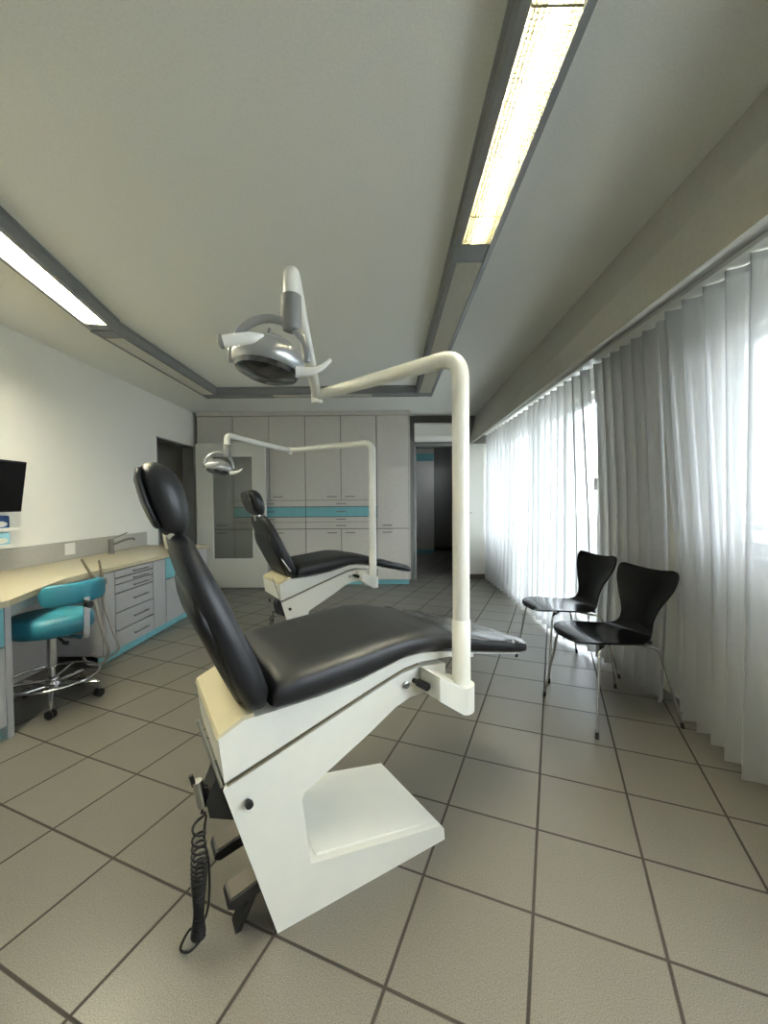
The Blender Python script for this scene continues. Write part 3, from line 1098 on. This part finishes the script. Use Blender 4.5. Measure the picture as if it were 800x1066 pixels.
# ------------------------------------------------------------------ black moulded chairs
def shell_mesh():
    prof = [(0.252, 0.434), (0.249, 0.438), (0.236, 0.445), (0.212, 0.452), (0.17, 0.457), (0.10, 0.455), (0.03, 0.449), (-0.05, 0.442), (-0.12, 0.441), (-0.165, 0.452),
            (-0.195, 0.480), (-0.215, 0.53), (-0.232, 0.59), (-0.250, 0.65), (-0.266, 0.71), (-0.281, 0.765), (-0.290, 0.795), (-0.293, 0.806), (-0.294, 0.811)]
    hw = [0.045, 0.085, 0.130, 0.166, 0.192, 0.207, 0.208, 0.198, 0.174, 0.144, 0.120, 0.115, 0.136, 0.170, 0.200, 0.210, 0.202, 0.188, 0.165]
    P = smooth_path([(x, h, z) for (x, z), h in zip(prof, hw)], 4)
    n = 16
    T = 0.005
    def pt(i, t, sgn):
        p = P[i]
        a = P[min(i + 1, len(P) - 1)] - P[max(i - 1, 0)]
        tx, tz = a.x, a.z
        l = math.hypot(tx, tz)
        nx, nz = tz / l, -tx / l          # normal: up on the seat, forward on the back
        if nz < 0 and nx < 0:
            nx, nz = -nx, -nz
        dish = t * t * (0.006 + 0.016 * min(1.0, max(0.0, (p.z - 0.47) / 0.15)))
        # soften the top edge into a shallow dip between the two ears
        dz = -0.012 * (1 - t * t) * max(0.0, (i - len(P) + 17) / 16)
        return Vector((p.x + nx * (dish + sgn * T), p.y * t, p.z + nz * (dish * 0.8 + sgn * T) + dz))
    bm = bmesh.new()
    top = [[bm.verts.new(pt(i, -1 + 2 * j / n, 1)) for j in range(n + 1)] for i in range(len(P))]
    bot = [[bm.verts.new(pt(i, -1 + 2 * j / n, -1)) for j in range(n + 1)] for i in range(len(P))]
    for i in range(len(P) - 1):
        for j in range(n):
            bm.faces.new((top[i][j], top[i][j + 1], top[i + 1][j + 1], top[i + 1][j]))
            bm.faces.new((bot[i][j], bot[i + 1][j], bot[i + 1][j + 1], bot[i][j + 1]))
    for i in range(len(P) - 1):
        bm.faces.new((top[i][0], top[i + 1][0], bot[i + 1][0], bot[i][0]))
        bm.faces.new((top[i][n], bot[i][n], bot[i + 1][n], top[i + 1][n]))
    for j in range(n):
        bm.faces.new((top[0][j], bot[0][j], bot[0][j + 1], top[0][j + 1]))
        bm.faces.new((top[-1][j], top[-1][j + 1], bot[-1][j + 1], bot[-1][j]))
    return bm


def shell_chair(loc, rz, label):
    r = thing('shell_chair', label, 'chair', loc, rz, 'black moulded chairs by the curtains')
    obj('seat_shell', shell_mesh(), 'black_w', r, 50)
    obj('mount_plate', lathe([(0.075, 0.424), (0.085, 0.428), (0.085, 0.437)], None, 24), 'black_p', r, 40)
    for sx, sy in ((1, 1), (1, -1), (-1, 1), (-1, -1)):
        if sx > 0:
            pts = [(0.03, 0.02 * sy, 0.42), (0.10, 0.115 * sy, 0.425), (0.165, 0.165 * sy, 0.428), (0.182, 0.178 * sy, 0.40), (0.235, 0.232 * sy, 0.0)]
        else:
            pts = [(-0.03, 0.02 * sy, 0.42), (-0.11, 0.135 * sy, 0.412), (-0.155, 0.175 * sy, 0.412), (-0.175, 0.19 * sy, 0.385), (-0.27, 0.238 * sy, 0.0)]
        pts = [Vector(q) for q in pts]
        foot = pts[-1]
        d = (pts[-2] - foot).normalized()
        pts[-1] = foot + d * 0.02
        lg = obj('leg', tube(round_path(pts, 0.03), 0.007, 10), 'chrome', r, 50)
        obj('foot_cap', tube([foot, foot + d * 0.03], [0.010, 0.009], 10), 'rubber', lg, 40)
        if True:
            bp_ = Vector((0.15 if sx > 0 else -0.14, 0.155 * sy, 0.436))
            obj('buffer', lathe([(0.012, -0.008), (0.012, 0.006)], Matrix.Translation(bp_), 10), 'rubber', lg, 40)
    return r


c1 = shell_chair((1.225, 2.32, 0), PI + 0.20, 'black moulded plywood chair on steel legs, nearer the camera')
c2 = copy_thing(c1, (1.245, 2.945, 0), PI + 0.15, 'black moulded plywood chair on steel legs, farther from the camera')


# ------------------------------------------------------------------ dental chairs
VC = 0.205
CU = [  # u, top, bottom, half width
    (-0.012, 0.700, 0.640, 0.238), (0.0, 0.722, 0.632, 0.246), (0.06, 0.742, 0.630, 0.250), (0.15, 0.752, 0.638, 0.252), (0.25, 0.762, 0.650, 0.252), (0.35, 0.772, 0.672, 0.252),
    (0.42, 0.775, 0.688, 0.252), (0.50, 0.768, 0.690, 0.248), (0.58, 0.750, 0.680, 0.242), (0.66, 0.728, 0.664, 0.238), (0.75, 0.704, 0.641, 0.236),
    (0.85, 0.676, 0.616, 0.226), (0.95, 0.648, 0.590, 0.212), (1.02, 0.628, 0.572, 0.198), (1.06, 0.615, 0.563, 0.182), (1.085, 0.602, 0.562, 0.160), (1.092, 0.592, 0.566, 0.140)]


def cush_ring(u, zt, zb, hw, n=28, e=0.5, grow=0.0):
    zc, hz = (zt + zb) / 2, (zt - zb) / 2
    out = []
    for j in range(n):
        q = 2 * PI * j / n
        c, s = math.cos(q), math.sin(q)
        out.append(Vector((u, VC + (hw + grow) * math.copysign(abs(c) ** 0.35, c), zc + (hz + grow) * math.copysign(abs(s) ** 0.6, s))))
    return out


def pad(spine, n=26, ex=0.38, ez=0.62):
    """spine: list of (rear (u,z), front (u,z), v centre, half width)"""
    rings = []
    for (ru_, rz_), (fu, fz), vc, hw in spine:
        cu, cz = (ru_ + fu) / 2, (rz_ + fz) / 2
        du, dz = (fu - ru_) / 2, (fz - rz_) / 2
        ring_ = []
        for j in range(n):
            q = 2 * PI * j / n
            c, s = math.cos(q), math.sin(q)
            a = math.copysign(abs(c) ** ex, c)
            b = math.copysign(abs(s) ** ez, s)
            ring_.append(Vector((cu + du * b, vc + hw * a, cz + dz * b)))
        rings.append(ring_)
    bm = bmesh.new()
    add_rings(bm, rings)
    return bm


def dental_chair(label, loc, rz, recline=0.0, lever=False):
    r = thing('dental_chair', label, 'dental chair', loc, rz, 'dental chairs')
    # lower body: column, foot plate and carrying arm in one casting, tapering towards the far side
    near = [(0.0, 0.0), (0.600, 0.0), (0.597, 0.040), (0.585, 0.056), (0.100, 0.149), (0.076, 0.345), (0.082, 0.366), (0.180, 0.414),
            (0.300, 0.474), (0.396, 0.528), (0.455, 0.546), (0.585, 0.55), (0.605, 0.575), (0.605, 0.628), (0.49, 0.640), (0.425, 0.634), (0.33, 0.606), (-0.136, 0.455)]
    far = [(q[0] + (0.17 if i in (0, 17) else 0.0), q[1] + (0.05 if i == 17 else 0.0)) for i, q in enumerate(near)]
    obj('base', prism([(a, 0.0, b) for a, b in near], [(a, 0.41, b) for a, b in far], 0.009, 3), 'chairw', r, 35)
    # foot plate tray surface
    obj('foot_plate', prism([(0.125, 0.02, 0.1475), (0.575, 0.02, 0.0612), (0.575, 0.39, 0.0612), (0.125, 0.39, 0.1475)],
                            [(0.13, 0.025, 0.1505), (0.57, 0.025, 0.0645), (0.57, 0.385, 0.0645), (0.13, 0.385, 0.1505)]), 'chairw', r)
    # upper body carrying the seat
    up_ = [(-0.132, 0.472), (-0.146, 0.590), (-0.080, 0.622), (0.02, 0.626), (0.14, 0.632), (0.25, 0.644), (0.35, 0.666), (0.42, 0.682), (0.50, 0.684), (0.58, 0.674), (0.66, 0.658), (0.74, 0.637), (0.74, 0.622), (0.62, 0.648), (0.49, 0.656), (0.425, 0.648), (0.33, 0.620)]
    obj('seat_carrier', side(up_, 0.0, 0.41, 0.006, 3), 'chairw', r, 35)
    obj('rear_cover', side([(-0.149, 0.588), (-0.144, 0.6015), (-0.078, 0.634), (-0.055, 0.635), (-0.055, 0.61), (-0.1, 0.585)], 0.001, 0.409, 0.003), 'chairc', r, 35)['label'] = 'aged cream cover behind the backrest'
    # metal strip at the rear edge
    obj('rear_rail', tube([(-0.139, 0.0, 0.465), (-0.190, 0.02, 0.645)], 0.004, 8), 'steel', r, 50)
    obj('seam_strip', prism([(-0.125, -0.0015, 0.464), (0.33, -0.0015, 0.6145), (0.425, -0.0015, 0.6425), (0.49, -0.0015, 0.650), (0.49, -0.0015, 0.6475), (0.425, -0.0015, 0.639), (0.33, -0.0015, 0.611), (-0.125, -0.0015, 0.461)],
                            [(-0.125, 0.01, 0.464), (0.33, 0.01, 0.6145), (0.425, 0.01, 0.6425), (0.49, 0.01, 0.650), (0.49, 0.01, 0.6475), (0.425, 0.01, 0.639), (0.33, 0.01, 0.611), (-0.125, 0.01, 0.461)]), 'seam', r)
    # seat cushion with raised leg rest
    us = [CU[i][0] for i in range(len(CU))]
    fine = []
    for a, b in zip(CU, CU[1:]):
        for k in range(3):
            fine.append(tuple(p + (q - p) * k / 3 for p, q in zip(a, b)))
    fine.append(CU[-1])
    bm = bmesh.new()
    add_rings(bm, [cush_ring(*f) for f in fine])
    obj('seat_cushion', bm, 'black_v', r, 60)
    obj('cushion_edge', prism([(0.70, -0.005, 0.650), (1.045, 0.045, 0.563), (1.045, 0.365, 0.563), (0.70, 0.415, 0.650)],
                              [(0.70, -0.005, 0.6445), (1.045, 0.045, 0.5575), (1.045, 0.365, 0.5575), (0.70, 0.415, 0.6445)]), 'whitep', r)
    # backrest, back shell, headrest: turned together about the hip
    piv = Vector((-0.04, 0, 0.64))
    R = Matrix.Translation(piv) @ Matrix.Rotation(-recline, 4, 'Y') @ Matrix.Translation(-piv)
    sp = [((-0.062, 0.634), (-0.030, 0.638), VC, 0.190), ((-0.076, 0.648), (-0.014, 0.652), VC, 0.222), ((-0.092, 0.675), (-0.008, 0.690), VC, 0.236),
          ((-0.122, 0.735), (-0.024, 0.738), VC, 0.240), ((-0.150, 0.800), (-0.048, 0.800), VC, 0.240), ((-0.175, 0.870), (-0.078, 0.865), VC, 0.238),
          ((-0.196, 0.930), (-0.105, 0.930), VC, 0.232), ((-0.212, 0.985), (-0.132, 0.985), VC, 0.222), ((-0.228, 1.040), (-0.160, 1.040), VC, 0.205),
          ((-0.240, 1.080), (-0.180, 1.085), VC, 0.180), ((-0.243, 1.100), (-0.196, 1.106), VC, 0.150), ((-0.238, 1.112), (-0.212, 1.116), VC, 0.11)]
    b = pad(sp)
    bmesh.ops.transform(b, matrix=R, verts=b.verts)
    bk = obj('backrest', b, 'black_v', r, 180)
    sh = [((-0.208, 0.985), (-0.190, 0.985), VC, 0.14), ((-0.212, 0.960), (-0.170, 0.955), VC, 0.20), ((-0.205, 0.915), (-0.15, 0.90), VC, 0.222), ((-0.194, 0.875), (-0.13, 0.86), VC, 0.224),
          ((-0.170, 0.825), (-0.11, 0.80), VC, 0.22), ((-0.128, 0.73), (-0.08, 0.70), VC, 0.20), ((-0.09, 0.65), (-0.07, 0.65), VC, 0.17)]
    b = pad(sh)
    bmesh.ops.transform(b, matrix=R, verts=b.verts)
    obj('back_shell', b, 'black_p', bk, 180)
    if lever:
        b = tube([(-0.135, -0.035, 0.79), (-0.072, -0.035, 0.69)], 0.006, 8)
        bmesh.ops.transform(b, matrix=R, verts=b.verts)
        obj('side_lever', b, 'chrome', bk, 50)
    hv = VC - 0.005
    hs = [((-0.292, 1.300), (-0.262, 1.303), hv, 0.085), ((-0.308, 1.285), (-0.236, 1.292), hv, 0.118), ((-0.311, 1.262), (-0.215, 1.268), hv, 0.134), ((-0.303, 1.228), (-0.199, 1.232), hv, 0.14),
          ((-0.294, 1.195), (-0.190, 1.195), hv, 0.14), ((-0.280, 1.160), (-0.187, 1.155), hv, 0.136), ((-0.266, 1.130), (-0.192, 1.124), hv, 0.122), ((-0.252, 1.112), (-0.204, 1.108), hv, 0.10)]
    hs2 = []
    b = pad(hs, ex=0.5, ez=0.75)
    bmesh.ops.transform(b, matrix=R, verts=b.verts)
    hr = obj('headrest', b, 'black_v', r, 180)
    hb = [((a[0] - 0.006, a[1]), (a[0] + 0.012, a[1] + 0.002), v_, h_ * 0.94) for a, f_, v_, h_ in hs[1:-1]]
    b = pad(hb, ex=0.5)
    bmesh.ops.transform(b, matrix=R, verts=b.verts)
    obj('headrest_shell', b, 'black_p', hr, 180)
    b = tube([(-0.222, VC, 1.07), (-0.232, VC, 1.14)], 0.022, 14)
    add_tube(b, [(-0.236, VC - 0.115, 1.108), (-0.232, VC + 0.115, 1.108)], 0.009, 10)
    bmesh.ops.transform(b, matrix=R, verts=b.verts)
    obj('headrest_stem', b, 'steel', r, 50)
    # knobs on the near side
    b = lathe([(0.006, -0.002), (0.006, 0.012), (0.0105, 0.014), (0.0105, 0.024), (0.008, 0.027)], align((-0.075, 0.002, 0.405), (0, -1, 0)), 18)
    obj('lock_knob', b, 'black_p', r, 40)
    b = lathe([(0.008, -0.002), (0.008, 0.02), (0.013, 0.021), (0.013, 0.062), (0.010, 0.065)], align((0.468, 0.002, 0.600), (0.25, -1, -0.1)), 18)
    obj('clamp_screw', b, 'black_p', r, 40)
    b = lathe([(0.012, -0.002), (0.012, 0.012), (0.009, 0.014)], align((0.434, 0.002, 0.594), (0, -1, 0)), 18)
    obj('socket_plug', b, 'steel', r, 40)
    # hand control hanging in its black holder at the rear
    hold = obj('holder', prism([(-0.118, 0.03, 0.470), (-0.150, 0.03, 0.470), (-0.172, 0.03, 0.420), (-0.165, 0.03, 0.375), (-0.105, 0.03, 0.345), (-0.082, 0.03, 0.38)],
                               [(-0.108, 0.12, 0.470), (-0.145, 0.12, 0.470), (-0.166, 0.12, 0.420), (-0.160, 0.12, 0.375), (-0.095, 0.12, 0.345), (-0.065, 0.12, 0.38)], 0.006), 'black_p', r, 40)
    obj('hand_control', tube([(-0.190, 0.06, 0.465), (-0.176, 0.06, 0.395)], [0.013, 0.015], 14), 'steel', r, 40)
    obj('hook', tube(round_path([(-0.165, 0.06, 0.44), (-0.196, 0.06, 0.45), (-0.205, 0.06, 0.485)], 0.01), 0.006, 8), 'black_p', hold, 50)
    # coiled lead
    pts = [Vector((-0.176, 0.06, 0.40)), Vector((-0.180, 0.06, 0.375))]
    N = 26
    for k in range(N * 12):
        t = k / (N * 12)
        tt = t ** 0.55
        z = 0.37 - 0.325 * tt
        a = 2 * PI * N * t
        rr = 0.015 + 0.004 * math.sin(7 * t)
        pts.append(Vector((-0.187 + rr * math.cos(a) - 0.006 * t, 0.066 + rr * math.sin(a), z)))
    pts += smooth_path([pts[-1], (-0.215, 0.05, 0.03), (-0.235, 0.08, 0.02), (-0.21, 0.11, 0.03), (-0.18, 0.09, 0.05), (-0.165, 0.07, 0.12), (-0.163, 0.075, 0.22), (-0.172, 0.085, 0.29), (-0.165, 0.09, 0.345)], 6)[1:]
    obj('coiled_lead', tube(pts, 0.0034, 6), 'black_p', r, 60)
    # foot pedals behind the base
    for (pu, pv, pz, s) in ((-0.03, 0.20, 0.165, 1.0), (-0.005, 0.085, 0.105, 1.1)):
        q = [(-0.10 * s, 0.0), (0.09, 0.055), (0.10, 0.04), (0.09, 0.015), (-0.09 * s, -0.026), (-0.105 * s, -0.016)]
        p_ = obj('pedal', prism([(pu + a, pv - 0.035, pz + b) for a, b in q], [(pu + a, pv + 0.035, pz + b) for a, b in q], 0.004), 'black_p', r)
        obj('pedal_tread', prism([(pu - 0.095 * s, pv - 0.03, pz + 0.0025), (pu + 0.085, pv - 0.03, pz + 0.0545), (pu + 0.085, pv + 0.03, pz + 0.0545), (pu - 0.095 * s, pv + 0.03, pz + 0.0025)],
                                 [(pu - 0.095 * s, pv - 0.03, pz + 0.0055), (pu + 0.085, pv - 0.03, pz + 0.0575), (pu + 0.085, pv + 0.03, pz + 0.0575), (pu - 0.095 * s, pv + 0.03, pz + 0.0055)]), 'brown_p', p_)
    b = prism([(-0.10, 0.06, 0.0), (-0.085, 0.06, 0.0), (-0.03, 0.06, 0.10), (-0.05, 0.06, 0.105)], [(-0.10, 0.11, 0.0), (-0.085, 0.11, 0.0), (-0.03, 0.11, 0.10), (-0.05, 0.11, 0.105)], 0.003)
    obj('pedal_stop', b, 'black_p', r)
    return r


CH1 = (-0.314, 1.111, 0.0)
CA1 = math.radians(32.2)
CH2 = (-0.676, 3.082, 0.0)
CA2 = math.radians(33.2)
dental_chair('near ivory dental chair with black upholstery in the foreground', CH1, CA1)
dental_chair('far ivory dental chair with black upholstery, before the tall cabinets', CH2, CA2, 0.045, True)


def film(label, loc, rz, seed):
    rnd = random.Random(seed)
    bm = bmesh.new()
    G = []
    for i in range(22):
        u = 0.62 + 0.455 * i / 21
        zt, zb, hw = lerp_tab(CU, u)
        row = []
        for j in range(21):
            q = PI * (0.12 + 0.76 * j / 20)
            c, s = math.cos(q), math.sin(q)
            zc, hz = (zt + zb) / 2, (zt - zb) / 2
            e = 0.0045 + 0.0016 * min(1, i / 3) * (math.sin(i * 0.9 + 1.7 * math.sin(j * 0.6 + seed)) + math.sin(j * 0.85 + 0.5 * i + seed))
            row.append(bm.verts.new((u, VC + (hw + e) * math.copysign(abs(c) ** 0.35, c), zc + (hz + e) * abs(s) ** 0.6)))
        G.append(row)
    for a, b in zip(G, G[1:]):
        for j in range(20):
            bm.faces.new((a[j], a[j + 1], b[j + 1], b[j]))
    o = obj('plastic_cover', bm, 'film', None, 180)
    o.location = loc
    o.rotation_euler = (0, 0, rz)
    tag(o, label, 'plastic cover', 'clear covers on the leg rests')


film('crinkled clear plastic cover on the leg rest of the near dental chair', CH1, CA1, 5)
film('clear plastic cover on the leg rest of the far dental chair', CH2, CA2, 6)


# ------------------------------------------------------------------ operating lights on the chairs
def local(loc, rz, u, v, z=0.0):
    return Vector((loc[0] + u * math.cos(rz) - v * math.sin(rz), loc[1] + u * math.sin(rz) + v * math.cos(rz), z))


def op_light(label, loc, rz, elbow, tip, head_yaw, tilt, drop=0.10):
    base_ = local(loc, rz, 0.605, -0.082)
    r = thing('operating_light', label, 'dental light', base_, 0, 'operating lights on the dental chairs')
    L0 = lambda p: Vector(p) - base_
    ca, sa = math.cos(rz), math.sin(rz)
    U, V = Vector((ca, sa, 0)), Vector((-sa, ca, 0))
    # bracket: rounded block around the pole reaching back to the chair arm
    outline = []
    for k in range(13):
        a = -PI / 2 + PI * k / 12 - PI / 2 * 0.35
        outline.append((0.043 * math.cos(a), 0.043 * math.sin(a)))
    outline += [(-0.02, 0.077), (-0.112, 0.077), (-0.112, -0.026), (-0.075, -0.036)]
    b = prism([U * x + V * y + Vector((0, 0, 0.500 + 0.065 * min(1.0, max(0.0, (-x - 0.02) / 0.092)))) for x, y in outline], [U * x + V * y + Vector((0, 0, 0.588 + 0.054 * min(1.0, max(0.0, (-x - 0.02) / 0.092)))) for x, y in outline], 0.004)
    obj('bracket', b, 'chairw', r, 40)
    e, t = L0(elbow), L0(tip)
    ztop = 1.672
    path = round_path([(0, 0, 0.56), (0, 0, ztop), tuple(e)], 0.075, 8)
    n = len(path)
    obj('pole', tube(path, [0.028 if i < 9 else 0.028 - 0.006 * (i - 9) / max(1, n - 10) for i in range(n)], 20), 'chairw', r, 50)
    obj('pole_collar', lathe([(0.0285, 0.60), (0.0305, 0.602), (0.0305, 0.80), (0.0285, 0.803)], None, 24), 'chairw', r, 40)
    # elbow joint and second arm
    obj('elbow_joint', lathe([(0.012, -0.036), (0.024, -0.032), (0.026, 0.0), (0.024, 0.026), (0.01, 0.032)], Matrix.Translation(e), 20), 'chairw', r, 40)
    b = lathe([(0.006, -0.001), (0.006, 0.003)], align(e + Vector((0.003, -0.025, 0.0)), (0.1, -1, 0)), 12)
    obj('joint_screw', b, 'black_p', r)
    top = t + Vector((0, 0, 0.025))
    path = round_path([tuple(e), tuple(top), tuple(t + Vector((0, 0, -0.043)))], 0.05, 8)
    obj('spring_arm', tube(path, 0.0205, 18), 'chairw', r, 50)
    j0 = t + Vector((0, 0, -0.043))
    jb = lathe([(0.023, 0.0), (0.026, -0.003), (0.026, -0.075), (0.022, -0.09), (0.012, -0.095)], Matrix.Translation(j0), 20)
    jt = obj('swivel_joint', jb, 'grey_p', r, 40)
    # yoke: half ring hanging from the joint
    hy = Matrix.Rotation(head_yaw, 4, 'Z')
    hc = j0 + Vector((0, 0, -0.082)) + hy @ Vector((-0.058, 0, -0.076))
    pts = []
    for k in range(21):
        a = math.radians(-8 + 196 * k / 20)
        pts.append(hc + hy @ Vector((0.098 * math.cos(a), 0, 0.098 * math.sin(a))))
    obj('yoke', tube(pts, [0.0115 if 3 < k < 17 else 0.009 for k in range(21)], 12), 'silver', r, 50)
    # lamp head
    HM = Matrix.Translation(hc) @ hy @ Matrix.Rotation(tilt, 4, 'Y') @ Matrix.Rotation(-0.08, 4, 'X')
    dome = [(0.084, -0.034), (0.090, -0.026), (0.092, -0.012), (0.089, 0.004), (0.080, 0.020), (0.062, 0.034), (0.036, 0.044), (0.003, 0.048)]
    hd = obj('lamp_head', lathe(dome, HM, 36), 'silver', r, 40)
    obj('reflector', lathe([(0.083, -0.0345), (0.078, -0.046), (0.055, -0.056), (0.003, -0.060)], HM, 30), 'reflector', hd, 40)
    b = bmesh.new()
    for x, y, h_ in ((-0.012, 0.0, 0.075), (0.016, 0.008, 0.062)):
        add_tube(b, [HM @ Vector((x, y, 0.03)), HM @ Vector((x, y, h_))], 0.0035, 8)
    add_lathe(b, [(0.032, 0.036), (0.03, 0.05), (0.022, 0.054)], HM, 20)
    obj('lamp_cap', b, 'grey_p', hd, 40)
    # grips on both sides
    g1 = [HM @ Vector(p) for p in ((-0.085, 0.0, 0.02), (-0.095, -0.02, 0.026))]
    b = bmesh.new()
    gp = smooth_path([hc + hy @ Vector(p) for p in ((0.004, -0.075, 0.022), (-0.016, -0.088, 0.014), (-0.045, -0.10, 0.006), (-0.085, -0.108, -0.004))], 5)
    add_tube(b, gp, [0.006 + 0.008 * min(1, i / 6) for i in range(len(gp))], 14)
    h1 = obj('grip', b, 'whitep', hd, 50)
    d = (gp[-1] - gp[-2]).normalized()
    obj('grip_cap', lathe([(0.0155, -0.004), (0.0165, 0.004), (0.010, 0.008), (0.002, 0.009)], align(gp[-1], d), 16), 'grey_p', h1, 40)
    gp = smooth_path([hc + hy @ Vector(p) for p in ((0.075, -0.03, -0.048), (0.105, -0.032, -0.048), (0.135, -0.034, -0.04), (0.162, -0.035, -0.018))], 5)
    obj('grip', tube(gp, [0.015 - 0.0105 * i / (len(gp) - 1) for i in range(len(gp))], 14), 'whitep', hd, 50)
    return r


op_light('operating light on tall ivory pole arm of the near dental chair', CH1, CA1, (-0.305, 1.80, 1.658), (-0.247, 1.08, 1.775), 0.05, 0.16)
op_light('smaller-looking operating light on the pole of the far dental chair', CH2, CA2, (-0.85, 3.58, 1.645), (-1.168, 3.0, 1.662), 0.3, 0.16)
